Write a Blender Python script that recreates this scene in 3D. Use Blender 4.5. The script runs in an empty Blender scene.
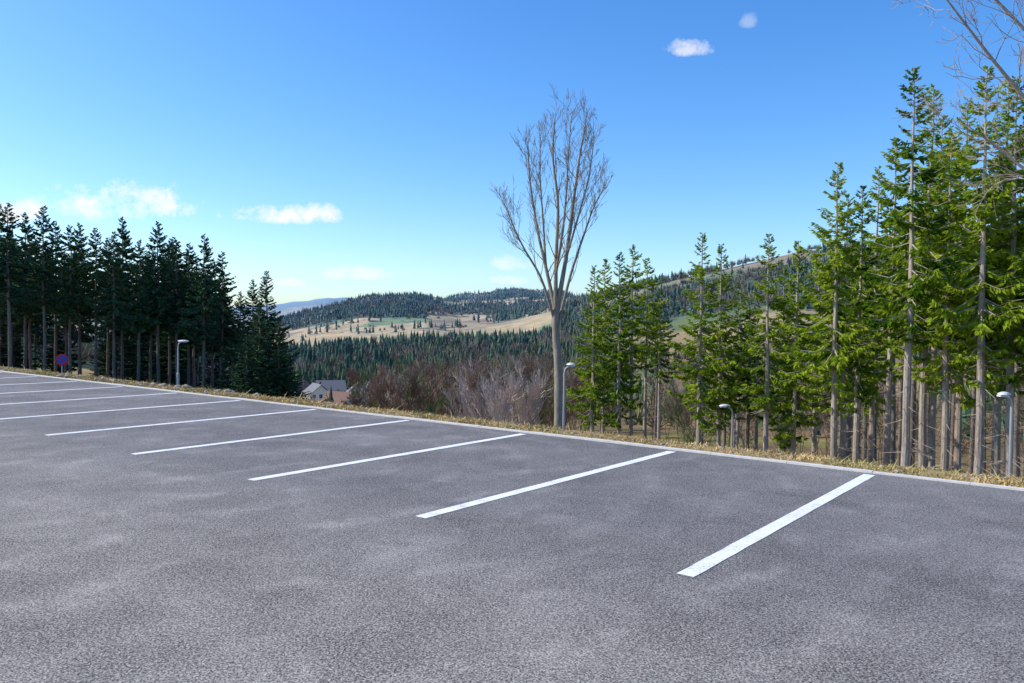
import bpy, bmesh, math, numpy as np
from mathutils import Vector, Matrix
R0=np.random.default_rng(7)
sc=bpy.context.scene
sc.view_settings.view_transform='Standard'; sc.view_settings.look='None'; sc.view_settings.exposure=0
EYE=1.7
# ---------------------------------------------------------------- helpers
def ss(x,a,b):
    t=np.clip((x-a)/(b-a),0,1); return t*t*(3-2*t)
def hsh(i,j,k=0):
    v=np.sin(i*127.1+j*311.7+k*74.7)*43758.5453
    return v-np.floor(v)
def vnoise(x,y,k=0):
    xi=np.floor(x); yi=np.floor(y); fx=x-xi; fy=y-yi
    fx=fx*fx*(3-2*fx); fy=fy*fy*(3-2*fy)
    a=hsh(xi,yi,k);b=hsh(xi+1,yi,k);c=hsh(xi,yi+1,k);d=hsh(xi+1,yi+1,k)
    return (a*(1-fx)+b*fx)*(1-fy)+(c*(1-fx)+d*fx)*fy
def fbm(x,y,k=0,o=4):
    s=0;a=.5
    for i in range(o):
        s=s+a*vnoise(x*2**i,y*2**i,k+i); a*=.5
    return s
def make_mesh(name,V,polys,mats,smooth=False,col=None):
    me=bpy.data.meshes.new(name)
    V=np.asarray(V,dtype=np.float32)
    me.vertices.add(len(V)); me.vertices.foreach_set('co',V.ravel())
    loops=[];tot=[];mi=[]
    for F,m in polys:
        F=np.asarray(F,dtype=np.int32)
        if len(F)==0: continue
        loops.append(F.ravel()); tot.append(np.full(len(F),F.shape[1],np.int32)); mi.append(np.full(len(F),m,np.int32))
    loops=np.concatenate(loops);tot=np.concatenate(tot);mi=np.concatenate(mi)
    st=np.concatenate([[0],np.cumsum(tot)[:-1]]).astype(np.int32)
    me.loops.add(len(loops)); me.loops.foreach_set('vertex_index',loops)
    me.polygons.add(len(tot)); me.polygons.foreach_set('loop_start',st); me.polygons.foreach_set('loop_total',tot)
    me.polygons.foreach_set('material_index',mi)
    me.polygons.foreach_set('use_smooth',np.full(len(tot),smooth))
    for m in mats: me.materials.append(m)
    if col is not None:
        a=me.color_attributes.new('Col','FLOAT_COLOR','POINT')
        c=np.ones((len(V),4),np.float32); c[:,:3]=col; a.data.foreach_set('color',c.ravel())
    me.update(calc_edges=True)
    return me
def add_obj(name,me,loc=(0,0,0),rz=0,scale=(1,1,1),parent=None):
    o=bpy.data.objects.new(name,me); sc.collection.objects.link(o)
    o.location=loc; o.rotation_euler=(0,0,rz); o.scale=scale
    if parent: o.parent=parent
    return o
def sticks(A,B,ra,rb,k):
    A=np.asarray(A,float);B=np.asarray(B,float);ra=np.asarray(ra,float);rb=np.asarray(rb,float)
    n=len(A); d=B-A; d/=np.maximum(np.linalg.norm(d,axis=1,keepdims=True),1e-6)
    ref=np.where(np.abs(d[:,2:3])>.8,np.array([[1.,0,0]]),np.array([[0,0,1.]]))
    u=np.cross(d,ref); u/=np.linalg.norm(u,axis=1,keepdims=True); v=np.cross(d,u)
    an=np.arange(k)*2*math.pi/k
    ring=u[:,None]*np.cos(an)[None,:,None]+v[:,None]*np.sin(an)[None,:,None]
    V=np.concatenate([A[:,None]+ring*ra[:,None,None],B[:,None]+ring*rb[:,None,None]],axis=1)
    base=np.arange(n)[:,None]*(2*k); i=np.arange(k); j=(i+1)%k
    F=np.stack([base+i,base+j,base+k+j,base+k+i],axis=2).reshape(-1,4)
    return V.reshape(-1,3),F
def tube(P,r,k=10,flute=0):
    P=np.asarray(P,float); n=len(P); V=[]
    for i in range(n):
        d=P[min(i+1,n-1)]-P[max(i-1,0)]; d/=np.linalg.norm(d)
        u=np.cross(d,[0,1,0.01]); u/=np.linalg.norm(u); v=np.cross(d,u)
        for a in range(k):
            an=a*2*math.pi/k; rr=r[i]*(1+flute*math.sin(3*an+i*.3))
            V.append(P[i]+rr*(u*math.cos(an)+v*math.sin(an)))
    F=[(i*k+a,i*k+(a+1)%k,(i+1)*k+(a+1)%k,(i+1)*k+a) for i in range(n-1) for a in range(k)]
    return np.array(V),np.array(F)
class Acc:
    def __init__(s): s.V=[];s.P=[];s.n=0;s.C=[]
    def add(s,V,F,m=0,c=None):
        s.V.append(np.asarray(V,float)); s.P.append((np.asarray(F)+s.n,m)); s.n+=len(V)
        if c is not None: s.C.append(np.broadcast_to(c,(len(V),3)))
    def mesh(s,name,mats,smooth=False):
        return make_mesh(name,np.concatenate(s.V),s.P,mats,smooth,np.concatenate(s.C) if s.C else None)
def box(a,cx,cy,cz,sx,sy,sz,m=0,rot=None,c=None):
    V=np.array([[x,y,z] for z in(-.5,.5) for y in(-.5,.5) for x in(-.5,.5)])*[sx,sy,sz]
    if rot is not None: V=V@np.array(rot).T
    V=V+[cx,cy,cz]
    a.add(V,[(0,2,3,1),(4,5,7,6),(0,1,5,4),(2,6,7,3),(0,4,6,2),(1,3,7,5)],m,c)

# ---------------------------------------------------------------- materials
def newmat(name):
    m=bpy.data.materials.new(name); m.use_nodes=True; nt=m.node_tree
    for n in list(nt.nodes): nt.nodes.remove(n)
    out=nt.nodes.new('ShaderNodeOutputMaterial'); return m,nt,out
def N(nt,t,**k):
    n=nt.nodes.new(t)
    for a,b in k.items(): setattr(n,a,b)
    return n
def setin(nt,sock,v):
    if isinstance(v,bpy.types.NodeSocket): nt.links.new(v,sock)
    elif isinstance(v,(tuple,list)) and len(v)==3 and sock.type=='RGBA': sock.default_value=(*v,1)
    else: sock.default_value=v
def math_(nt,op,a,b=0.0,c=None,clamp=False):
    n=N(nt,'ShaderNodeMath',operation=op); n.use_clamp=clamp
    setin(nt,n.inputs[0],a); setin(nt,n.inputs[1],b)
    if c is not None: setin(nt,n.inputs[2],c)
    return n.outputs[0]
def mixc(nt,f,a,b,mode='MIX'):
    n=N(nt,'ShaderNodeMix',data_type='RGBA',blend_type=mode)
    setin(nt,n.inputs[0],f); setin(nt,n.inputs[6],a); setin(nt,n.inputs[7],b); return n.outputs[2]
def noise(nt,scale,detail=3,rough=.5,vec=None,dist=0):
    n=N(nt,'ShaderNodeTexNoise'); n.inputs['Scale'].default_value=scale; n.inputs['Detail'].default_value=detail
    n.inputs['Roughness'].default_value=rough; n.inputs['Distortion'].default_value=dist
    if vec is not None: nt.links.new(vec,n.inputs['Vector'])
    return n.outputs['Fac']
def ramp(nt,f,stops):
    n=N(nt,'ShaderNodeValToRGB'); setin(nt,n.inputs[0],f); e=n.color_ramp.elements
    while len(e)<len(stops): e.new(.5)
    for x,(p,c) in zip(e,stops): x.position=p; x.color=(*c,1) if len(c)==3 else c
    return n.outputs[0]
def mapr(nt,v,a,b,c,d):
    n=N(nt,'ShaderNodeMapRange'); setin(nt,n.inputs[0],v)
    for i,x in enumerate((a,b,c,d)): n.inputs[i+1].default_value=x
    return n.outputs[0]
def pos(nt): return N(nt,'ShaderNodeNewGeometry').outputs['Position']
def objco(nt): return N(nt,'ShaderNodeTexCoord').outputs['Object']
def bsdf(nt,out,col,rough=.8,bump=None,spec=.3,metal=0):
    b=N(nt,'ShaderNodeBsdfPrincipled'); setin(nt,b.inputs['Base Color'],col); setin(nt,b.inputs['Roughness'],rough)
    b.inputs['Specular IOR Level'].default_value=spec; b.inputs['Metallic'].default_value=metal
    if bump is not None:
        bn=N(nt,'ShaderNodeBump'); bn.inputs['Strength'].default_value=bump[1]; bn.inputs['Distance'].default_value=bump[2]
        nt.links.new(bump[0],bn.inputs['Height']); nt.links.new(bn.outputs[0],b.inputs['Normal'])
    nt.links.new(b.outputs[0],out.inputs[0]); return b
def haze(nt,col,D=4600.,hc=(.25,.38,.54)):  # aerial haze mixed into the base colour with distance from the origin
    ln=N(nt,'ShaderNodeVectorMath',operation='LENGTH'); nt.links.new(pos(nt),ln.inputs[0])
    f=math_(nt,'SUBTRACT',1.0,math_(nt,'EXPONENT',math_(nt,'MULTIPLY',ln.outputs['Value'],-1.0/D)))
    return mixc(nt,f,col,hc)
def simple(name,col,rough=.7,var=.25,scale=8,metal=0,spec=.3):
    m,nt,out=newmat(name); f=noise(nt,scale,4,.6,objco(nt))
    c=mixc(nt,f,tuple(x*(1-var) for x in col),tuple(min(1,x*(1+var)) for x in col)); bsdf(nt,out,c,rough,None,spec,metal); return m

# asphalt
m_asph,nt,out=newmat('asphalt'); P=pos(nt)
big=noise(nt,.35,3,.6,P,.6); mid=noise(nt,1.7,4,.65,P,.5)
fine=noise(nt,88,2,.85,P); fine2=noise(nt,38,2,.7,P); v=N(nt,'ShaderNodeTexVoronoi'); v.inputs['Scale'].default_value=66; nt.links.new(P,v.inputs['Vector'])
mp=N(nt,'ShaderNodeMapping'); nt.links.new(P,mp.inputs[0]); mp.inputs['Location'].default_value=(9,1,0)
w=N(nt,'ShaderNodeTexWave',wave_type='RINGS',rings_direction='Z'); nt.links.new(mp.outputs[0],w.inputs[0])
w.inputs['Scale'].default_value=.16; w.inputs['Distortion'].default_value=5; w.inputs['Detail'].default_value=3; w.inputs['Detail Scale'].default_value=1.2
# scuffed tyre sweeps: rings about two turning centres, broken up by noise
tone_t=None
for loc,sc_,am in (((3.2,-9.5,0),.42,.11),((-6.5,1.,0),.33,.10)):
    m2=N(nt,'ShaderNodeMapping'); nt.links.new(P,m2.inputs[0]); m2.inputs['Location'].default_value=loc
    w2=N(nt,'ShaderNodeTexWave',wave_type='RINGS',rings_direction='Z'); nt.links.new(m2.outputs[0],w2.inputs[0])
    w2.inputs['Scale'].default_value=sc_; w2.inputs['Distortion'].default_value=2.2; w2.inputs['Detail'].default_value=2; w2.inputs['Detail Scale'].default_value=.5
    t_=math_(nt,'MULTIPLY',mapr(nt,w2.outputs['Fac'],.72,1.,0,am),mapr(nt,mid,.42,.62,0,1.3))
    tone_t=t_ if tone_t is None else math_(nt,'ADD',tone_t,t_)
sep=N(nt,'ShaderNodeSeparateXYZ'); nt.links.new(P,sep.inputs[0])
q=math_(nt,'ADD',math_(nt,'MULTIPLY',math_(nt,'SUBTRACT',sep.outputs[0],4.22),.6125),math_(nt,'MULTIPLY',math_(nt,'SUBTRACT',sep.outputs[1],9.31),.7905))
bay=mapr(nt,math_(nt,'ADD',q,math_(nt,'MULTIPLY',math_(nt,'SUBTRACT',big,.5),2.5)),-6.5,-4.2,0,1)
c=mixc(nt,bay,(.305,.280,.248),(.235,.221,.212))
tone=math_(nt,'ADD',mapr(nt,big,.3,.7,-.10,.10),math_(nt,'ADD',mapr(nt,mid,.3,.7,-.10,.10),mapr(nt,w.outputs['Fac'],0,1,-.05,.05)))
tone=math_(nt,'ADD',tone,tone_t)
grain=math_(nt,'ADD',mapr(nt,fine,.3,.7,-.95,.85),math_(nt,'ADD',mapr(nt,v.outputs['Distance'],0,.6,.42,-.42),mapr(nt,fine2,.3,.7,-.20,.20)))
tone=math_(nt,'MAXIMUM',math_(nt,'ADD',1.0,math_(nt,'ADD',tone,grain)),.12)
cm=N(nt,'ShaderNodeVectorMath',operation='SCALE'); nt.links.new(c,cm.inputs[0]); nt.links.new(tone,cm.inputs['Scale'])
bsdf(nt,out,cm.outputs[0],.85,None,.2)
# paint
m_paint,nt,out=newmat('road_paint'); P=pos(nt)
n1=noise(nt,60,3,.75,P); n2=noise(nt,4,3,.6,P)
k=math_(nt,'ADD',n1,math_(nt,'MULTIPLY',n2,.35))
c=ramp(nt,k,[(.50,(.34,.34,.34)),(.60,(.74,.74,.72)),(.9,(.86,.86,.83))]); bsdf(nt,out,c,.7,None,.3)
m_kerb=simple('concrete_edging',(.60,.57,.52),.9,.25,9)
# terrain
m_ter,nt,out=newmat('terrain_ground'); P=pos(nt)
a=N(nt,'ShaderNodeVertexColor',layer_name='Col').outputs[0]
f=noise(nt,1.3,4,.7,P); g=noise(nt,.035,5,.6,P)
c=mixc(nt,1.0,a,ramp(nt,f,[(.3,(.55,.55,.55)),(.7,(1.4,1.4,1.4))]),'MULTIPLY')
c=mixc(nt,1.0,c,ramp(nt,g,[(.35,(.68,.76,.68)),(.65,(1.2,1.12,1.05))]),'MULTIPLY')
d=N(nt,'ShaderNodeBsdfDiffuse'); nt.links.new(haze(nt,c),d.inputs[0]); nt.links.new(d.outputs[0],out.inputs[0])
m_soil,nt,out=newmat('verge_soil'); P=pos(nt)
f=noise(nt,9,5,.7,P); c=ramp(nt,f,[(.3,(.12,.085,.045)),(.5,(.29,.21,.10)),(.7,(.44,.34,.17))]); bsdf(nt,out,c,.95,None,.1)
def leafmat(name,dark,light,trans=.35,hz=False,attr=False,rnd=.5):
    m,nt,out=newmat(name)
    if attr: c=N(nt,'ShaderNodeVertexColor',layer_name='Col').outputs[0]
    else:
        f=noise(nt,1.1,3,.7,objco(nt)); oi=N(nt,'ShaderNodeObjectInfo').outputs['Random']
        ff=math_(nt,'ADD',mapr(nt,f,.3,.7,0,1),math_(nt,'MULTIPLY',math_(nt,'SUBTRACT',oi,.5),rnd),clamp=True)
        c=mixc(nt,ff,dark,light)
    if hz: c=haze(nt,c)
    d=N(nt,'ShaderNodeBsdfDiffuse'); setin(nt,d.inputs['Color'],c)
    if trans==0: nt.links.new(d.outputs[0],out.inputs[0]); return m
    t=N(nt,'ShaderNodeBsdfTranslucent'); setin(nt,t.inputs[0],c)
    mx=N(nt,'ShaderNodeMixShader'); mx.inputs[0].default_value=trans
    nt.links.new(d.outputs[0],mx.inputs[1]); nt.links.new(t.outputs[0],mx.inputs[2]); nt.links.new(mx.outputs[0],out.inputs[0]); return m
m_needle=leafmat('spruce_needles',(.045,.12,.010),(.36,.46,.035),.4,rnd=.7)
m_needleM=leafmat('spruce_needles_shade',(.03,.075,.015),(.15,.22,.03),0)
m_needleD=leafmat('spruce_needles_backlit',(.020,.062,.040),(.10,.17,.06),0)  # backlit shade of the left stand put into the needle colour
m_grass=leafmat('dry_grass',(0,0,0),(0,0,0),0,attr=True)
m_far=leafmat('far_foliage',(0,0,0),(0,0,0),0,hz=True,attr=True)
def barkmat(name,dark,light,sc_=6):
    m,nt,out=newmat(name); mp=N(nt,'ShaderNodeMapping'); nt.links.new(objco(nt),mp.inputs[0]); mp.inputs['Scale'].default_value=(1,1,.25)
    f=noise(nt,sc_*3,4,.7,mp.outputs[0]); g=noise(nt,sc_*.2,3,.6,mp.outputs[0])
    c=mixc(nt,mapr(nt,math_(nt,'ADD',f,math_(nt,'MULTIPLY',g,.6)),.5,1.1,0,1),dark,light); bsdf(nt,out,c,.9,(f,.6,.02),.15); return m
m_bark=barkmat('spruce_bark',(.16,.125,.10),(.54,.46,.38))
m_barkD=barkmat('spruce_bark_dark',(.08,.065,.055),(.32,.26,.21))
m_barkB=barkmat('bare_tree_bark',(.13,.115,.09),(.42,.36,.28))
m_barkP=barkmat('pale_bark',(.22,.17,.13),(.55,.45,.35))
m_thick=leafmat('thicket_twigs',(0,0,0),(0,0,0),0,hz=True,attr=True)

# ---------------------------------------------------------------- terrain
E0=np.array([4.22,9.31]); EDIR=np.array([-.7905,.6125]); NDIR=np.array([.6125,.7905])
RK=np.log(np.array([60,110,250,420,650,820,1050,1600,2300,5000,9000.]))
TAB=[(-180,[0]*9+[30,60]),(-90,[-1,-2,-3,-3,-3,0,0,5,10,60,60]),(-50,[-5,-6,-8,-8,-6,-6,-6,0,0,60,50]),
(-30,[-5,-7,-12,-14,-14,-16,-16,-8,-12,60,50]),(-20,[-5,-9,-22,-28,-26,-30,-28,-14,-20,70,60]),
(-16,[-6,-10,-26,-32,-30,-34,-30,-4,-8,100,60]),(-13,[-6,-11,-26,-32,-25,-29,-20,22,10,140,70]),
(-10,[-6,-11,-26,-31,-21,-26,-14,40,30,130,60]),(-7,[-7,-12,-26,-28,-18,-22,-8,46,40,100,60]),
(-4,[-8,-13,-26,-26,-15,-18,-4,32,72,80,60]),(0,[-9,-13,-25,-26,-15,-12,6,46,92,80,60]),
(3.4,[-10,-14,-25,-24,-9,2,22,56,88,60,60]),(10.5,[-11,-14,-22,-14,8,32,54,60,40,60,60]),
(20,[-11,-14,-17,-4,24,58,92,90,60,60,60]),(32,[-11,-13,-15,-2,28,64,100,100,60,60,60]),
(50,[-10,-12,-14,-5,15,40,60,70,60,60,60]),(90,[-6,-8,-9,-8,-3,5,20,30,40,60,60]),(180,[0]*9+[30,60])]
TA=np.array([t[0] for t in TAB],float); TH=np.array([t[1] for t in TAB],float)
def height(x,y):
    x=np.asarray(x,float);y=np.asarray(y,float)
    r=np.maximum(np.hypot(x,y),.01); az=np.degrees(np.arctan2(x,y)); lr=np.log(r)
    i=np.clip(np.searchsorted(TA,az,side='right')-1,0,len(TA)-2); fa=(az-TA[i])/(TA[i+1]-TA[i])
    j=np.clip(np.searchsorted(RK,lr,side='right')-1,0,len(RK)-2); fr=np.clip((lr-RK[j])/(RK[j+1]-RK[j]),0,1)
    fr=fr*fr*(3-2*fr)*.6+fr*.4
    tb=(TH[i,j]*(1-fr)+TH[i,j+1]*fr)*(1-fa)+(TH[i+1,j]*(1-fr)+TH[i+1,j+1]*fr)*fa
    tb=tb+(fbm(x/90,y/90,3)-.47)*np.clip(r/60,0,9)*ss(r,80,200)+(fbm(x/280,y/280,13)-.47)*(14*ss(r,380,600)+26*ss(r,900,1400))
    q=(x-E0[0])*NDIR[0]+(y-E0[1])*NDIR[1]
    slope=.17+.22*ss(az,-22,0)
    qe=np.clip(q-.65,0,24)
    near=-slope*qe*ss(qe,-.6,1.2)+(fbm(x/2.5,y/2.5,9)-.47)*.35*ss(q,2.5,7)
    w=ss(r,35,80)
    z=near*(1-w)+(tb*ss(q,.65,30))*w
    return np.where(q<.65,0.0,z)
def gz(x,y): return float(height(np.array([x]),np.array([y]))[0])
def forest_density(x,y):
    r=np.hypot(x,y); az=np.degrees(np.arctan2(x,y)); n=fbm(x/130+5,y/130,21); n2=fbm(x/210+2,y/210+7,41)
    A=((r>285)&(r<720)&(az<7)&(az>-45)).astype(float)
    D=((r>330)&(r<1150)&(az>=3)&(n>.42)).astype(float)
    hedge=(np.abs(fbm(x/120,y/170,61)-.5)<.010)|(np.abs(fbm(x/200+9,y/100,63)-.47)<.008)
    B=((r>1000)&(r<1750)&(az<14)&(az>-60)&((n2>.53)|hedge|((r>1330+60*np.sin(az*1.9))&(az<-5.0)&(az>-12.5)))).astype(float)
    C=((r>=1750)&(r<2700)&(az<14)&(az>-60)&((n2>.48)|hedge)).astype(float)
    return np.maximum(np.maximum(A,D),np.maximum(B,C))
def ground_col(x,y):
    r=np.hypot(x,y); az=np.degrees(np.arctan2(x,y))
    litter=np.array([.19,.13,.065]); c=np.ones(x.shape+(3,))*litter
    gr=fbm(x/14,y/14,4)[...,None]; c=c*(1-ss(gr,.45,.6))+np.array([.25,.20,.07])*ss(gr,.45,.6)
    cell=np.floor((x*.8+y*.15)/85+fbm(x/200,y/200,2)*2)+7*np.floor((y*.9-x*.25)/120+fbm(x/150,y/150,6))
    hv=hsh(cell,cell*.7)
    pal=np.array([[.50,.35,.17],[.36,.26,.13],[.19,.24,.08],[.54,.39,.20],[.24,.155,.085],[.44,.32,.15],[.36,.30,.12]])
    fc=pal[np.clip((hv*7).astype(int),0,6)]
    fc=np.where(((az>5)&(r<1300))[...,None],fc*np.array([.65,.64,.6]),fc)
    fw=ss(r,200,330)[...,None]; c=c*(1-fw)+fc*fw
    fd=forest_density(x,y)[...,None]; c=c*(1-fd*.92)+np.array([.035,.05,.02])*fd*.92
    far=ss(r,2700,3500)[...,None]; c=c*(1-far)+np.array([.10,.15,.17])*far  # blue of aerial haze put into the distant ridges' ground colour
    return c
az=np.radians(np.concatenate([np.arange(-180,-45,3),np.arange(-45,45,.25),np.arange(45,180,3)]))
rr=np.concatenate([[.02],np.geomspace(2,950,210),np.geomspace(965,2600,110),np.geomspace(2680,9500,30)])
A_,R_=np.meshgrid(az,rr); X=R_*np.sin(A_);Y=R_*np.cos(A_)
q=(X-E0[0])*NDIR[0]+(Y-E0[1])*NDIR[1]
Z=height(X,Y)-.16*(1-ss(q,2.6,4.2))
na=len(az);nr=len(rr); ii,jj=np.meshgrid(np.arange(nr-1),np.arange(na),indexing='ij'); j2=(jj+1)%na
F=np.stack([ii*na+jj,ii*na+j2,(ii+1)*na+j2,(ii+1)*na+jj],axis=2).reshape(-1,4)[:, ::-1]
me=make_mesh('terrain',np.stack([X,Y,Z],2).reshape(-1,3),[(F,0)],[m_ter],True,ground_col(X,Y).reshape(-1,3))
add_obj('terrain',me)

# ---------------------------------------------------------------- lot
def sq(s,q,z=0.):
    p=E0+EDIR*s+NDIR*q; return (p[0],p[1],z)
a=Acc(); a.add([sq(-60,-45),sq(-60,0),sq(90,0),sq(90,-45)],[(0,1,2,3)][::-1]); 
add_obj('parking_lot_asphalt',a.mesh('parking_lot_asphalt',[m_asph]))
a=Acc()
for k in range(-3,16):
    s=2.5*k; wd=.064
    n=26; L=[];Rr=[]
    for i in range(n+1):
        qq=-.12-4.82*i/n; L.append(sq(s-wd+R0.normal(0,.0018),qq,.004)); Rr.append(sq(s+wd+R0.normal(0,.0018),qq,.004))
    a.add(L+Rr,[(i,i+1,n+2+i,n+1+i) for i in range(n)])
add_obj('parking_bay_lines',a.mesh('parking_bay_lines',[m_paint]))
a=Acc()
s=-40.
while s<70:
    h=.022+R0.normal(0,.002); v=[sq(s+.003,0.002,-.05),sq(s+.997,.002,-.05),sq(s+.997,.085,-.05),sq(s+.003,.085,-.05)]
    t=[(x,y,h) for x,y,_ in v]; a.add(v+t,[(4,5,6,7),(0,1,5,4),(1,2,6,5),(2,3,7,6),(3,0,4,7)]); s+=1.
add_obj('concrete_kerb',a.mesh('concrete_kerb',[m_kerb]))
S=np.arange(-40,70,.16); Q=np.concatenate([np.linspace(.086,3,22),[3.6,4.3]])
SS,QQ=np.meshgrid(S,Q); X=E0[0]+EDIR[0]*SS+NDIR[0]*QQ; Y=E0[1]+EDIR[1]*SS+NDIR[1]*QQ
Z=height(X,Y)+.008+(fbm(X*1.6,Y*1.6,5)-.47)*.08*ss(QQ,.1,.5)-.35*ss(QQ,3.1,4.3)
n=len(S);m=len(Q); ii,jj=np.meshgrid(np.arange(m-1),np.arange(n-1),indexing='ij')
F=np.stack([ii*n+jj,ii*n+jj+1,(ii+1)*n+jj+1,(ii+1)*n+jj],axis=2).reshape(-1,4)[:, ::-1]
add_obj('grass_verge',make_mesh('grass_verge',np.stack([X,Y,Z],2).reshape(-1,3),[(F,0)],[m_soil],True))
n=95000
s=-16+56*R0.random(n)**1.25; qq=.10+R0.gamma(1.6,.34,n); qq=np.where(qq>3,R0.random(n)*3,qq)+.01
x=E0[0]+EDIR[0]*s+NDIR[0]*qq; y=E0[1]+EDIR[1]*s+NDIR[1]*qq
cl=fbm(x*1.3,y*1.3,14); keep=R0.random(n)<.2+1.6*np.clip(cl-.3,0,1); x=x[keep];y=y[keep];qq=qq[keep];s=s[keep];cl=cl[keep];n=len(x)
z=height(x,y)+.006; h=(.012+.048*R0.random(n)**2)*(.4+1.3*cl)*(1+2.2*(R0.random(n)<.02))
an=R0.random(n)*2*math.pi; wv=.004+.004*R0.random(n)+.0006*np.hypot(x,y)*.5
le=R0.normal(0,.9,(n,2))*h[:,None]
V=np.stack([np.stack([x-wv*np.cos(an),y-wv*np.sin(an),z],1),np.stack([x+wv*np.cos(an),y+wv*np.sin(an),z],1),np.stack([x+le[:,0],y+le[:,1],z+h],1)],1)
t=R0.random(n)[:,None]; g=(ss(fbm(x*.7,y*.7,31),.52,.64)*.5)[:,None]
c=(np.array([.62,.47,.21])*t+np.array([.40,.28,.12])*(1-t))*(1-g)+np.array([.25,.26,.08])*g
c=c*(.75+.5*vnoise(x*2.3,y*2.3,91))[:,None]
add_obj('dry_grass',make_mesh('dry_grass',V.reshape(-1,3),[(np.arange(3*n).reshape(n,3),0)],[m_grass],False,np.repeat(c,3,0)))
m_rock=simple('rubble_stone',(.34,.28,.22),.95,.4,5)
a=Acc(); 
bm=bmesh.new(); bmesh.ops.create_icosphere(bm,subdivisions=1,radius=1); ico=np.array([v.co[:] for v in bm.verts]); icf=np.array([[v.index for v in f.verts] for f in bm.faces]); bm.free()
for i in range(520):
    s=R0.uniform(10,42) if i<440 else R0.uniform(-10,10); qv=.2+R0.gamma(1.4,.3); X0,Y0,_=sq(s,qv); r=min(.02+R0.gamma(1.5,.024),.13)
    if i>=440: r=min(r,.05)
    V=ico*R0.uniform(.7,1.15,(len(ico),1))*[r,r*.8,r*.6]@np.array(Matrix.Rotation(R0.random()*6,3,'Z')).T+[X0,Y0,gz(X0,Y0)+r*.2]
    a.add(V,icf)
add_obj('rubble_stones',a.mesh('rubble_stones',[m_rock]))

# ---------------------------------------------------------------- spruce
def spruce(name,seed,cs,Rm,needle,bark,H=15.,dens=20,gap=.12,sp=3,low=.25,fat=1.):
    g=np.random.default_rng(seed); a=Acc()
    zs=np.linspace(-.6,H,14); wob=np.cumsum(g.normal(0,.025,(14,2)),0)
    P=np.column_stack([wob,zs]); rad=np.interp(zs,[-.6,.3,H*.5,H],[.17,.135,.095,.010])
    V,F=tube(P,rad,9,.03); a.add(V,F,0)
    cx=lambda z:np.stack([np.interp(z,zs,wob[:,0]),np.interp(z,zs,wob[:,1])],-1)
    nb=int(H*(1-cs)*dens); z=cs*H+(H*.995-cs*H)*np.linspace(0,1,nb)**.90+g.normal(0,.05,nb); z=np.minimum(z,H*.995)
    t=np.clip((z-cs*H)/(H*(1-cs)),0,1)
    azb=g.random(nb)*2*math.pi
    pn=vnoise(azb*1.3+seed,z*.75,seed)
    L=Rm*((1-t)**.85)*np.clip(low+t*2.6,0,1)*(.45+.9*pn)*g.uniform(.7,1.2,nb)+.05
    keep=(g.random(nb)>gap+ .35*(pn<.3)+.3*(1-t)*(low<.5))|(t>.9); z,t,azb,L=z[keep],t[keep],azb[keep],L[keep]; nb=len(z)
    el=np.radians(-26+74*t**2+g.normal(0,7,nb)); up=.18*L
    d=np.stack([np.cos(azb),np.sin(azb)],1)
    def pt(i,s):
        r=L[i]*s; zz=z[i]+np.tan(el[i])*r*(1-.25*s)+up[i]*s**3-.10*L[i]*np.sin(s*math.pi)
        return np.column_stack([cx(z[i])+d[i]*r[:,None],zz])
    i=np.arange(nb); p0=pt(i,np.zeros(nb));p1=pt(i,np.full(nb,.5));p2=pt(i,np.ones(nb)*.95)
    V,F=sticks(np.vstack([p0,p1]),np.vstack([p1,p2]),np.concatenate([.012+.008*L,.008+.004*L]),np.concatenate([.008+.004*L,np.full(nb,.004)]),3); a.add(V,F,0)
    nd=int(cs*H*8); zd=g.uniform(.08*H,max(cs,.1)*H+1.5,nd); ad=g.random(nd)*6.28; Ld=g.uniform(.2,1.1,nd)
    A=np.column_stack([cx(zd),zd]); B=A+np.column_stack([np.cos(ad)*Ld,np.sin(ad)*Ld,-.25*Ld+g.normal(0,.08,nd)])
    V,F=sticks(A,B,np.full(nd,.013),np.full(nd,.004),3); a.add(V,F,0)
    cnt=(L/.055).astype(int)+3; bi=np.repeat(i,cnt*sp); n=len(bi)
    s=np.clip(.08+.92*g.random(n)**.85,0,1); base=pt(bi,s); side=g.choice([-1,1,0],n,p=[.36,.36,.28])
    fwd=np.column_stack([d[bi],np.tan(el[bi])*.6+g.normal(0,.15,n)]); per=np.column_stack([-d[bi][:,1],d[bi][:,0],np.zeros(n)])
    dn=np.array([0,0,-1.])
    dirv=fwd*(.55+.25*g.random(n))[:,None]+per*(side*.75)[:,None]+dn*(np.where(side==0,g.uniform(-.1,1.5,n),g.uniform(.1,.75,n))*(1-.9*t[bi]**2))[:,None]+g.normal(0,.13,(n,3))
    dirv/=np.linalg.norm(dirv,axis=1,keepdims=True)
    ln=(.09+.28*np.minimum(L[bi],1.6)/1.6*(1-.55*s))*g.uniform(.6,1.4,n)
    wdt=(.012+ln*g.uniform(.07,.14,n))*fat
    nrm=np.cross(dirv,g.normal(0,1,(n,3))); nrm/=np.linalg.norm(nrm,axis=1,keepdims=True)
    tip=base+dirv*ln[:,None]; midp=base+dirv*(ln*.45)[:,None]
    V=np.stack([base,midp+nrm*wdt[:,None],tip,midp-nrm*wdt[:,None]],1).reshape(-1,3)
    a.add(V,np.arange(4*n).reshape(n,4),1)
    return a.mesh(name,[bark,needle])
VT=[spruce('spruce_a%d'%i,40+i,c_,r_,m_needle,m_bark,gap=gp) for i,(c_,r_,gp) in enumerate([(.44,1.95,.12),(.40,2.0,.15),(.52,1.75,.15),(.42,2.0,.15),(.60,1.65,.15)])]
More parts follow.
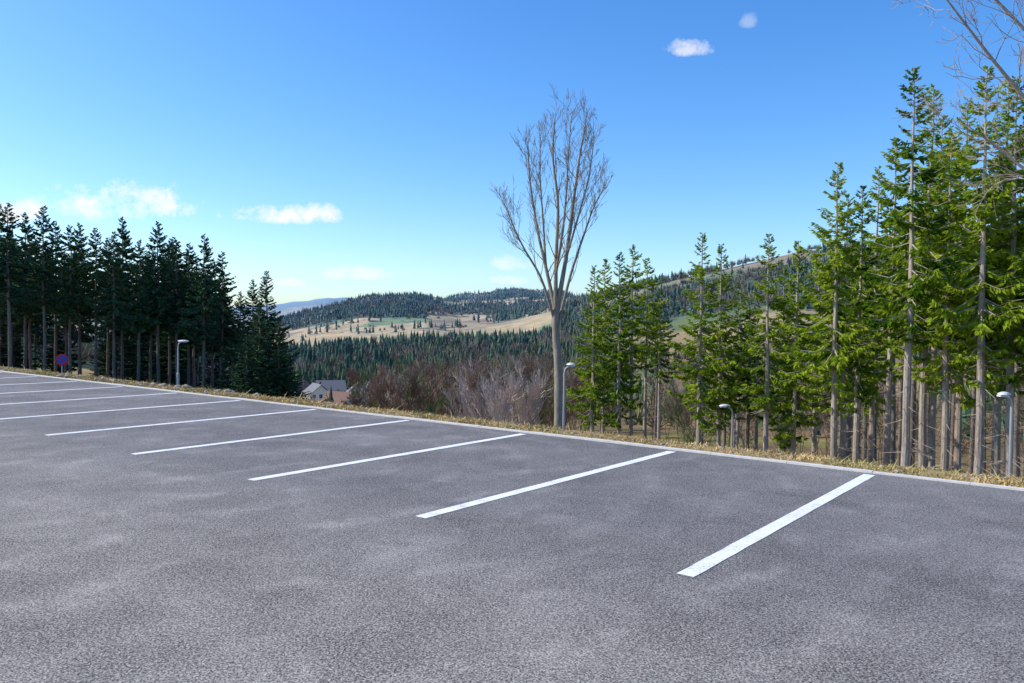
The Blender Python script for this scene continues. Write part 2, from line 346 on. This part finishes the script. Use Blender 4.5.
VB=[spruce('spruce_b%d'%i,60+i,c_,r_,m_needleM,m_barkD,gap=gp,sp=2,fat=1.5) for i,(c_,r_,gp) in enumerate([(.62,1.7,.1),(.70,1.5,.1),(.57,1.8,.15)])]
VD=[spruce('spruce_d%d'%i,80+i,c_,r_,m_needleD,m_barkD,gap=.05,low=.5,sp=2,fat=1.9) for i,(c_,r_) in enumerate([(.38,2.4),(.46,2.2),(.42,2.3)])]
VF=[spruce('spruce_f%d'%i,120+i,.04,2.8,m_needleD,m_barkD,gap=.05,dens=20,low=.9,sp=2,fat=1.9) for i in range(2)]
def put(u,dist,top,meshes,wid=1.0,idx=None):
    """u: bearing tangent, dist: distance north, top: elevation tangent of the tip"""
    x=u*dist; y=dist; zb=gz(x,y); H=EYE+top*dist-zb; k=H/15.
    me=meshes[idx if idx is not None else int(R0.integers(len(meshes)))]
    w=k**.5*wid
    add_obj('spruce_tree',me,(x,y,zb),R0.random()*6.28,(w,w,k))
FR=[(.100,40,.073),(.117,42,.082),(.137,39,.090),(.150,40,.099),(.166,43,.083),(.186,46,.045),(.236,34,.115),(.259,35,.102),
(.283,45,.055),(.316,31,.115),(.339,36,.075),(.355,33,.108),(.380,37,.100),(.402,28,.205),(.418,33,.165),(.436,29,.175),(.449,34,.20),
(.472,31,.235),(.491,24.5,.322),(.512,26,.300),(.530,29,.262),(.545,25,.245),(.561,30,.285),(.582,23.5,.325),(.604,25,.31),(.622,24,.315),(.645,26,.33),(.67,23,.32),(.70,27,.31),(.74,24,.33)]
for f in FR: put(*f,VT)
for i in range(44):
    u=R0.uniform(.09,.80) if i<24 else R0.uniform(.40,.75); dist=R0.uniform(36,62)
    cap=np.interp(u,[.09,.17,.2,.35,.42,.5,.85],[.055,.055,.0,.05,.12,.22,.26])
    put(u,dist,cap*R0.uniform(.5,1.0),VB)
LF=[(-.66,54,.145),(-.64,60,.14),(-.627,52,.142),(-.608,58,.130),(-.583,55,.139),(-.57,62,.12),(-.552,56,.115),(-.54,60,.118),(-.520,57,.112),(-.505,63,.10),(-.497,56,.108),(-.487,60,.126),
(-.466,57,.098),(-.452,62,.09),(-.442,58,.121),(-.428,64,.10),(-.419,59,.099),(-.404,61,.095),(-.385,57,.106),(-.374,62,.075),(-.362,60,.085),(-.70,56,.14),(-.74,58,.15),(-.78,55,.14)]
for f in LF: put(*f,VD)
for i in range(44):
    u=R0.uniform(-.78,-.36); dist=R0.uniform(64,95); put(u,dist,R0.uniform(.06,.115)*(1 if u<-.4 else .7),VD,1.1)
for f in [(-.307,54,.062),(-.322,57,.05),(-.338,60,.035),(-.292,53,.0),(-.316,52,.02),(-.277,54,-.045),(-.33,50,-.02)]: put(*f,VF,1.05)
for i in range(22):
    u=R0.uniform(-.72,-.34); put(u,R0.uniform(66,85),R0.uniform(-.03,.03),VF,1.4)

# ---------------------------------------------------------------- bare trees
def grow(segs,p,d,L,r,lvl,g,up=.12,spread=.6,wob=.13,nch=1.1,n0=5,skip=0):
    n=n0 if lvl>1 else max(3,n0-1)
    for i in range(n):
        d=d+g.normal(0,wob,3)+np.array([0,0,up]); d=d/np.linalg.norm(d); p2=p+d*L/n
        r2=r*(1-.62/n*1.1); segs.append((p,p2,r,r2)); p=p2;r=r2
        if lvl>0 and i>=skip:
            for c in range(g.poisson(nch) if i>0 else g.poisson(nch*.4)):
                ax=np.cross(d,g.normal(0,1,3)); ax/=np.linalg.norm(ax); th=g.uniform(.35,1.)*spread*1.5
                d2=d*math.cos(th)+ax*math.sin(th)
                grow(segs,p,d2,L*g.uniform(.38,.62),max(r*.55,.0035),lvl-1,g,up,spread,wob,nch,n0)
def segs_add(a,segs,m=0,c=None,minr=0):
    A=np.array([s[0] for s in segs]);B=np.array([s[1] for s in segs]);ra=np.maximum([s[2] for s in segs],minr);rb=np.maximum([s[3] for s in segs],minr)
    big=ra>.03
    for mk,k in((big,7),(~big,3)):
        if mk.any():
            V,F=sticks(A[mk],B[mk],ra[mk],rb[mk],k); a.add(V,F,m,c)
def spline(pts,n):
    pts=np.array(pts,float); t=np.linspace(0,len(pts)-1,n); out=[]
    for x in t:
        i=min(int(x),len(pts)-2); f=x-i; p0=pts[max(i-1,0)];p1=pts[i];p2=pts[i+1];p3=pts[min(i+2,len(pts)-1)]
        out.append(.5*((2*p1)+(-p0+p2)*f+(2*p0-5*p1+4*p2-p3)*f*f+(-p0+3*p1-3*p2+p3)*f**3))
    return np.array(out)
g=np.random.default_rng(5); a=Acc()
bx,by=1.26,22.; zb=gz(bx,by); up0=EYE-zb
def mt(dx,dz,dy=0): return np.array([dx*.88,dy,up0+(dz if dz<.5 else .5+(dz-.5)*.885)])
trunk=spline([np.array([.02,0,-.4]),mt(.05,-2.6),mt(.02,-1.2),mt(-.07,-.2),mt(-.08,.45)],16)
V,F=tube(trunk,np.interp(np.linspace(0,1,16),[0,.12,1],[.165,.118,.095]),12,.04); a.add(V,F)
stems=[([mt(-.08,.3),mt(-.33,1.4,.1),mt(-.66,2.8,.2),mt(-.93,4.4,.3),mt(-1.0,5.5,.3)],.054),
([mt(-.08,.35),mt(-.10,1.8,-.1),mt(-.07,3.6,-.25),mt(-.25,5.0,-.3),mt(-.2,6.2,-.3)],.060),
([mt(-.06,.3),mt(.20,1.9,-.05),mt(.44,3.8,.1),mt(.62,5.2,.1),mt(.78,6.2,.1)],.066),
([mt(-.02,-.1),mt(.40,1.5,.3),mt(.86,2.9,.5),mt(1.1,3.6,.5),mt(1.35,4.1,.5)],.040),
([mt(-.12,.1),mt(-.55,1.3,-.3),mt(-1.1,2.2,-.5),mt(-1.45,2.9,-.6),mt(-1.75,3.6,-.6)],.034),
([mt(-.09,1.5,-.1),mt(.12,3.2,-.4),mt(.2,4.8,-.5),mt(.28,6.15,-.5)],.034),
([mt(.2,1.9,0),mt(.55,3.2,-.3),mt(.85,4.4,-.4),mt(1.0,5.6,-.4)],.030),
([mt(-.4,1.7,.1),mt(-.5,3.3,.5),mt(-.6,4.6,.6),mt(-.62,5.9,.6)],.030)]
segs=[]
for pts,r in stems:
    sp=spline(pts,16); rad=r*np.linspace(1,.13,16)+.005
    V,F=tube(sp,rad,8); a.add(V,F)
    for i in range(3,16):
        d=sp[i]-sp[i-1]; d/=np.linalg.norm(d)
        for c in range(1+(i>6)):
            ax=np.cross(d,g.normal(0,1,3)); ax/=np.linalg.norm(ax); th=g.uniform(.3,.7)
            grow(segs,sp[i],d*math.cos(th)+ax*math.sin(th),g.uniform(.4,1.05)*(1.15-.55*i/16),max(rad[i]*.38,.007),2,g,.13,.45,.11,.95)
segs_add(a,segs,0,None,.0032)
add_obj('bare_ash_tree',a.mesh('bare_ash_tree',[m_barkB],True),(bx,by,zb))
g=np.random.default_rng(11); a=Acc(); bx,by=9.0,12.; zb=gz(bx,by)
def wt(u,el,dist=12.): return np.array([u*dist-bx,dist-by,EYE+el*dist-zb])
V,F=tube(spline([np.array([0,0,-.4]),np.array([.1,0,3]),np.array([0.0,.1,6]),np.array([.2,0,10])],20),np.linspace(.2,.04,20),10,.04); a.add(V,F)
segs=[]
for pts,r in [([wt(.75,.12),wt(.69,.20,11.8),wt(.645,.27,11.7),wt(.59,.335,11.6),wt(.53,.41,11.4)],.055),
([wt(.75,.12),wt(.68,.17,12.2),wt(.64,.195,12.2),wt(.60,.225,12.3),(wt(.565,.25,12.3))],.04),
([wt(.75,.22),wt(.69,.30,12.3),wt(.64,.36,12.5),wt(.58,.42,12.6),wt(.54,.46,12.6)],.045),
([wt(.75,.33),wt(.70,.40,12),wt(.66,.47,12),wt(.64,.55,12)],.05),([wt(.75,.3),wt(.82,.4,12.5),wt(.9,.5,13)],.05)]:
    sp=spline(pts,16); rad=r*np.linspace(1,.2,16)
    V,F=tube(sp,rad,7); a.add(V,F)
    for i in range(3,16):
        d=sp[i]-sp[i-1]; d/=np.linalg.norm(d)
        for c in range(1+(i%2)):
            ax=np.cross(d,g.normal(0,1,3)); ax/=np.linalg.norm(ax); th=g.uniform(.4,.9)
            grow(segs,sp[i],d*math.cos(th)+ax*math.sin(th),g.uniform(.35,1.0),max(rad[i]*.4,.007),2,g,.02,.6,.16,.9)
segs_add(a,segs,0,None,.0035)
add_obj('bare_tree',a.mesh('bare_tree',[m_barkP],True),(bx,by,zb))

# thicket of leafless broadleaf trees below the lot
variants=[]
for k in range(6):
    g=np.random.default_rng(300+k); segs=[]
    grow(segs,np.array([0,0,-.3]),np.array([g.normal(0,.08),g.normal(0,.08),1.]),8,.085,3,g,.07,.48,.07,1.25,7,2)
    if k%2: grow(segs,np.array([.15,0,-.3]),np.array([g.normal(0,.2),g.normal(0,.2),1.]),6.5,.07,2,g,.07,.5,.07,1.6,6,2)
    A_s=np.array([s[0] for s in segs]);B_s=np.array([s[1] for s in segs]); hm=B_s[:,2].max()
    variants.append((A_s/hm,B_s/hm,np.array([s[2] for s in segs])/hm,np.array([s[3] for s in segs])/hm))
a=Acc(); pl=[]
for i in range(135):
    u=R0.uniform(-.195,.10); dist=R0.uniform(56,135)
    top=np.interp(u,[-.27,-.15,-.08,.0,.1],[-.080,-.055,-.040,-.035,-.03])*R0.uniform(.8,1.6)
    pl.append((u,dist,top,0))
for i in range(16): pl.append((R0.uniform(-.27,-.19),R0.uniform(60,110),R0.uniform(-.105,-.088),0))
for i in range(36):
    pl.append((R0.uniform(.08,.8),R0.uniform(50,120),R0.uniform(-.09,-.02),0))
for i in range(12): pl.append((R0.uniform(-.07,.03),R0.uniform(48,68),R0.uniform(-.070,-.036),1))
for i in range(6): pl.append((R0.uniform(-.15,-.05),R0.uniform(60,80),R0.uniform(-.075,-.055),1))
for u,dist,top,bi_ in pl:
    x=u*dist;y=dist; o=np.array([x,y,gz(x,y)]); k=EYE+top*dist-o[2]
    if k<1: continue
    k=min(k,11)
    A,B,ra,rb=variants[int(R0.integers(6))]; th=R0.random()*6.28; wd=.75 if bi_ else 1.15; M=np.array([[math.cos(th),-math.sin(th),0],[math.sin(th),math.cos(th),0],[0,0,1]])*k*np.array([wd,wd,1])[:,None]
    mr=.011+dist*.00012
    t=R0.random(); c=np.array([.22,.15,.10])*(1-t)+np.array([.38,.26,.18])*t
    if bi_: c=np.array([.58,.47,.39])*R0.uniform(.7,1.15)
    elif R0.random()<.2: c=np.array([.18,.21,.08])
    V,F=sticks(A@M.T+o,B@M.T+o,np.maximum(ra*k*(1.5 if bi_ else 1),mr),np.maximum(rb*k,mr*.7),3); a.add(V,F,0,c)
add_obj('broadleaf_thicket',a.mesh('broadleaf_thicket',[m_thick]))

# ---------------------------------------------------------------- distant forest
def scatter(n,r0,r1,a0,a1):
    r=np.sqrt(R0.uniform(r0*r0,r1*r1,n)); az=np.radians(R0.uniform(a0,a1,n)); return r*np.sin(az),r*np.cos(az)
xs=[];ys=[]
for n_,r0,r1,a0,a1 in [(4200,285,720,-22,8),(6500,330,1150,3,42),(8000,1000,1750,-18,14),(5000,1750,2400,-18,6),(1000,285,720,-45,-22)]:
    x,y=scatter(n_,r0,r1,a0,a1); k=(forest_density(x,y)>.5)|(R0.random(n_)<.02); xs.append(x[k]);ys.append(y[k])
for n_,r0,r1,a0,a1,p in [(400,140,285,-20,8,.8),(380,110,330,5,40,.8)]:
    x,y=scatter(n_,r0,r1,a0,a1); k=(fbm(x/35,y/35,8)>.44)|(R0.random(n_)<.2); k&=~((np.hypot(x,y)>150)&(np.hypot(x,y)<275)&(np.degrees(np.arctan2(x,y))<-8)); xs.append(x[k]);ys.append(y[k])
x=np.concatenate(xs);y=np.concatenate(ys);n=len(x);z=height(x,y)-.3; rt_=np.hypot(x,y)
H=R0.uniform(7,15,n)*np.where(rt_<285,.62,1.)*(.75+.5*fbm(x/40,y/40,19)); rd=H*R0.uniform(.14,.22,n)
az_=np.degrees(np.arctan2(x,y))
br=(fbm(x/60,y/60,77)+R0.normal(0,.06,n))>np.where(az_>6,.48,np.where(rt_<380,.40,np.where(rt_<720,.50,.52)))
tiers=5;k=7;a=Acc()
clump=.55+.9*fbm(x/25,y/25,55)[:,None]
base=np.array([.032,.066,.028])[None]*R0.uniform(.6,1.8,(n,1))*clump+np.array([.045,.028,0])*R0.random((n,1))
cn=np.where(~br)[0]
for t in range(tiers):
    f0=.10+.78*t/tiers; rt=rd[cn]*(1-.85*t/tiers)
    an=R0.random(len(cn))[:,None]*6.28+np.arange(k)*6.283/k; jr=R0.uniform(.5,1.3,(len(cn),k))
    ring=np.stack([x[cn][:,None]+rt[:,None]*jr*np.cos(an),y[cn][:,None]+rt[:,None]*jr*np.sin(an),(z[cn]+H[cn]*f0)[:,None]+R0.normal(0,.03,(len(cn),k))*H[cn][:,None]],2)
    top=np.stack([x[cn],y[cn],z[cn]+H[cn]*min(1,f0+.36)],1)[:,None]
    V=np.concatenate([ring,top],1); b=np.arange(len(cn))[:,None]*(k+1); i=np.arange(k)
    F=np.stack([b+i,b+(i+1)%k,np.broadcast_to(b+k,(len(cn),k))],2).reshape(-1,3)
    a.add(V.reshape(-1,3),F,0,np.repeat(base[cn],k+1,0))
bn=np.where(br)[0]; m=60
d=R0.normal(0,1,(len(bn),m,3)); d[:,:,2]=np.abs(d[:,:,2]); d/=np.linalg.norm(d,axis=2,keepdims=True)
c0=np.stack([x[bn],y[bn],z[bn]+H[bn]*.25],1)[:,None]; hh=(H[bn]*.62)[:,None,None]
P0=c0+d*hh*.25*[.6,.6,1]; P1=c0+d*hh*[.55,.55,1]*R0.uniform(.7,1.1,(len(bn),m,1))
sd=np.cross(d,R0.normal(0,1,(len(bn),m,3))); sd*=np.where(rt_[bn]<330,.10,.20)[:,None,None]
V=np.stack([P0-sd,P0+sd,P1],2).reshape(-1,3)
bc=(np.array([.22,.155,.11])[None]+np.array([-.03,.05,-.03])*(R0.random((len(bn),1))<.3))*R0.uniform(.6,1.4,(len(bn),1)); a.add(V,np.arange(len(V)).reshape(-1,3),0,np.repeat(bc,3*m,0))
add_obj('distant_forest',a.mesh('distant_forest',[m_far]))

# ---------------------------------------------------------------- houses
m_wall=simple('house_render',(.66,.62,.54),.9,.12,2); m_roof=simple('roof_tiles',(.20,.12,.09),.85,.3,3); m_roof2=simple('roof_slate',(.16,.16,.17),.7,.3,3); m_glass=simple('window_glass',(.04,.05,.07),.15,.1,3,0,.6)
m_white=simple('white_frame',(.7,.7,.68),.6,.1,3)
def house(u,dist,rz,w,l,h,roof):
    x=u*dist;y=dist;z0=gz(x,y); root=bpy.data.objects.new('rendered_house',None); sc.collection.objects.link(root); root.location=(x,y,z0); root.rotation_euler=(0,0,rz)
    a=Acc(); rh=w*.42
    V=[(-w/2,-l/2,-1),(w/2,-l/2,-1),(w/2,l/2,-1),(-w/2,l/2,-1),(-w/2,-l/2,h),(w/2,-l/2,h),(w/2,l/2,h),(-w/2,l/2,h),(0,-l/2,h+rh),(0,l/2,h+rh)]
    a.V.append(np.array(V,float)); a.n=10
    a.P.append((np.array([(0,1,5,4),(1,2,6,5),(2,3,7,6),(3,0,4,7)]),0)); a.P.append((np.array([(4,5,8),(6,7,9)]),0))
    add_obj('walls',a.mesh('walls',[m_wall]),parent=root)
    a=Acc(); e=.5
    for sgn in(1,-1):
        p=[(0,-l/2-e,h+rh+.12),(0,l/2+e,h+rh+.12),(sgn*(w/2+e),l/2+e,h-e*.84+.12),(sgn*(w/2+e),-l/2-e,h-e*.84+.12)]
        p2=[(X_,Y_,Z_+.18) for X_,Y_,Z_ in p]; a.add(p+p2,[(4,5,6,7),(0,3,2,1),(0,1,5,4),(1,2,6,5),(2,3,7,6),(3,0,4,7)])
    add_obj('roof',a.mesh('roof',[roof]),parent=root)
    a=Acc(); box(a,w*.2,l*.2,h+rh,.6,.6,1.6); add_obj('chimney',a.mesh('chimney',[m_roof]),parent=root)
    a=Acc()
    for fl in range(2 if h>4 else 1):
        for i in(-.3,0,.3):
            for sy in(-1,1): box(a,i*w,sy*(l/2+.02),1.5+fl*2.6,1.,.06,1.2)
            for sx in(-1,1): box(a,sx*(w/2+.02),i*l,1.5+fl*2.6,.06,1.,1.2)
    add_obj('windows',a.mesh('windows',[m_glass]),parent=root)
    a=Acc(); box(a,w*.15,-l/2-.05,1.0,1.,.08,2.1); add_obj('door',a.mesh('door',[m_white]),parent=root)
for h in [(-.243,255,.5,7,9,4.6,m_roof2),(-.215,240,1.2,6.5,8,3.4,m_roof),(-.192,262,.2,7,9,4.6,m_roof2),(-.268,262,-.4,7,9,4.6,m_roof),(-.168,268,.9,7,9,4.6,m_roof2),(-.226,275,1.9,7,9,4.8,m_roof2)]: house(*h)

# ---------------------------------------------------------------- street lamps
m_galv=simple('galvanised_steel',(.42,.43,.44),.5,.15,6,.6); m_lamp=simple('lamp_housing',(.62,.63,.64),.4,.08,6,.1); m_diff=simple('lamp_diffuser',(.75,.75,.73),.25,.03,5)
def lamp(u,dist,top,side=-1,arm=.55,head=.5):
    x=u*dist;y=dist;z0=gz(x,y);H=EYE+top*dist-z0; a=Acc()
    V,F=tube([(0,0,-.3),(0,0,.9),(0,0,.95),(0,0,H-.25)],[.075,.075,.05,.036],12); a.add(V,F,0)
    pts=spline([(0,0,H-.27),(side*.04,0,H-.10),(side*.16,0,H-.02),(side*arm,0,H+.02)],10); V,F=tube(pts,np.full(10,.03),8); a.add(V,F,0)
    n=9; xs_=np.linspace(0,1,n); wv=np.array([.05,.08,.11,.13,.14,.14,.13,.10,.04]); hv=np.array([.03,.05,.065,.075,.075,.07,.06,.045,.015])
    V=[];F=[]
    for i in range(n):
        for an in np.arange(10)*.6283:
            zz=math.sin(an)*hv[i]; V.append((side*(arm-.05+xs_[i]*head),math.cos(an)*wv[i],H+.03+(zz if zz>0 else zz*.35)))
    F=[(i*10+j,i*10+(j+1)%10,(i+1)*10+(j+1)%10,(i+1)*10+j) for i in range(n-1) for j in range(10)]
    a.add(V,F,1); a.add(V[:10],[tuple(range(10))],1); a.add(V[-10:],[tuple(range(10))],1)
    box(a,side*(arm+head*.5),0,H-.005,head*.55,.17,.03,2)
    box(a,0,-.078,.5,.09,.012,.3,1)
    add_obj('street_lamp',a.mesh('street_lamp',[m_galv,m_lamp,m_diff]),(x,y,z0))
lamp(.066,27,-.052,1,.12,.30); lamp(.277,31,-.101,-1,.15,.42); lamp(.626,20,-.083,-1,.1,.30); lamp(-.417,44,-.028,1,.05,.6)

# ---------------------------------------------------------------- no parking sign
m_red=simple('sign_red',(.60,.02,.03),.4,.05); m_blue=simple('sign_blue',(.03,.09,.50),.4,.05)
x,y=-.562*42,42.; z0=gz(x,y); zc=EYE-.0605*42-z0; zc=max(zc,.8)
root=bpy.data.objects.new('no_parking_sign',None); sc.collection.objects.link(root); root.location=(x,y,z0); root.rotation_euler=(0,0,.5)
a=Acc(); V,F=tube([(0,.03,-.3),(0,.03,zc+.3)],[.03,.03],10); a.add(V,F); add_obj('pole',a.mesh('pole',[m_galv]),parent=root)
def disc(r0,r1,yy,m,nm):
    a=Acc(); n=40; V=[(r*math.cos(i*2*math.pi/n),yy,zc+r*math.sin(i*2*math.pi/n)) for r in(r0,r1) for i in range(n)]
    V+=[(v[0],yy+.006,v[2]) for v in V]
    F=[(i,(i+1)%n,n+(i+1)%n,n+i) for i in range(n)]+[(n+i,n+(i+1)%n,3*n+(i+1)%n,3*n+i) for i in range(n)]
    a.add(V,F); add_obj(nm,a.mesh(nm,[m]),parent=root)
disc(.001,.235,-.004,m_blue,'blue_disc'); disc(.235,.31,-.006,m_red,'red_ring')
disc(.001,.31,.008,m_galv,'back_plate')
a=Acc(); c45=math.cos(math.pi/4); box(a,0,-.010,zc,.50,.006,.07,0,[[c45,0,c45],[0,1,0],[-c45,0,c45]]); add_obj('red_slash',a.mesh('red_slash',[m_red]),parent=root)

# ---------------------------------------------------------------- sun, sky
SAZ=math.radians(-84); SEL=math.radians(40)
sv=Vector((math.sin(SAZ)*math.cos(SEL),math.cos(SAZ)*math.cos(SEL),math.sin(SEL)))
L=bpy.data.lights.new('sun','SUN'); L.energy=5; L.angle=math.radians(.5); L.color=(1,.93,.82)
o=bpy.data.objects.new('sun',L); sc.collection.objects.link(o); o.rotation_euler=sv.to_track_quat('Z','Y').to_euler()
W=bpy.data.worlds.new('World'); sc.world=W; W.use_nodes=True; nt=W.node_tree
for n_ in list(nt.nodes): nt.nodes.remove(n_)
out=N(nt,'ShaderNodeOutputWorld'); bg=N(nt,'ShaderNodeBackground'); nt.links.new(bg.outputs[0],out.inputs[0])
sky=N(nt,'ShaderNodeTexSky',sky_type='NISHITA'); sky.sun_disc=False; sky.sun_elevation=SEL; sky.sun_rotation=SAZ; sky.air_density=1.0; sky.dust_density=1.2; sky.ozone_density=2.0; sky.altitude=500
hs=N(nt,'ShaderNodeHueSaturation'); nt.links.new(sky.outputs[0],hs.inputs['Color']); hs.inputs['Saturation'].default_value=1.32
tint=mixc(nt,1.0,hs.outputs[0],(1.16,1.34,1.58),'MULTIPLY')
D=N(nt,'ShaderNodeTexCoord').outputs['Generated']; sp=N(nt,'ShaderNodeSeparateXYZ'); nt.links.new(D,sp.inputs[0])
yc=math_(nt,'MAXIMUM',sp.outputs[1],.05); uu=math_(nt,'DIVIDE',sp.outputs[0],yc); vv=math_(nt,'DIVIDE',sp.outputs[2],yc)
n1=noise(nt,14,5,.62,D); n2=noise(nt,40,4,.7,D)
nn=math_(nt,'ADD',math_(nt,'MULTIPLY',math_(nt,'SUBTRACT',n1,.5),4.0),math_(nt,'MULTIPLY',math_(nt,'SUBTRACT',n2,.5),4.2))
mask=None
for cu,cv,wu,wvv,st in [(-.486,.148,.085,.030,.95),(-.292,.134,.070,.016,.92),(-.63,.134,.05,.02,.9),(.214,.345,.024,.013,.6),(.288,.378,.011,.012,.25),(-.20,.062,.06,.012,.5),(-.29,.05,.03,.010,.6),(.0,.075,.03,.012,.5),(-.01,.055,.03,.008,.5)]:
    du=math_(nt,'DIVIDE',math_(nt,'SUBTRACT',uu,cu),wu); dv=math_(nt,'DIVIDE',math_(nt,'SUBTRACT',vv,cv-wvv*.3),wvv)
    dvn=math_(nt,'MULTIPLY',math_(nt,'MINIMUM',dv,0.0),1.9); dv=math_(nt,'ADD',math_(nt,'MAXIMUM',dv,0.0),dvn)
    r2=math_(nt,'ADD',math_(nt,'MULTIPLY',du,du),math_(nt,'MULTIPLY',dv,dv))
    f=math_(nt,'MULTIPLY',mapr(nt,math_(nt,'SUBTRACT',nn,r2),-1.2,.25,0,1),st,clamp=True)
    mask=f if mask is None else math_(nt,'MAXIMUM',mask,f)
front=math_(nt,'GREATER_THAN',sp.outputs[1],.1); mask=math_(nt,'MULTIPLY',mask,front)
c=mixc(nt,mask,tint,(7.6,7.4,7.2)); nt.links.new(c,bg.inputs[0]); bg.inputs[1].default_value=.145

# ---------------------------------------------------------------- camera
cam=bpy.data.cameras.new('camera'); co=bpy.data.objects.new('camera',cam); sc.collection.objects.link(co)
cam.sensor_width=36; cam.lens=36*801/1024; cam.clip_end=20000; cam.clip_start=.1
co.matrix_world=Matrix.Translation((0,0,EYE))@Matrix.Rotation(math.radians(90-1.3),4,'X')@Matrix.Rotation(math.radians(.7),4,'Z')
sc.camera=co
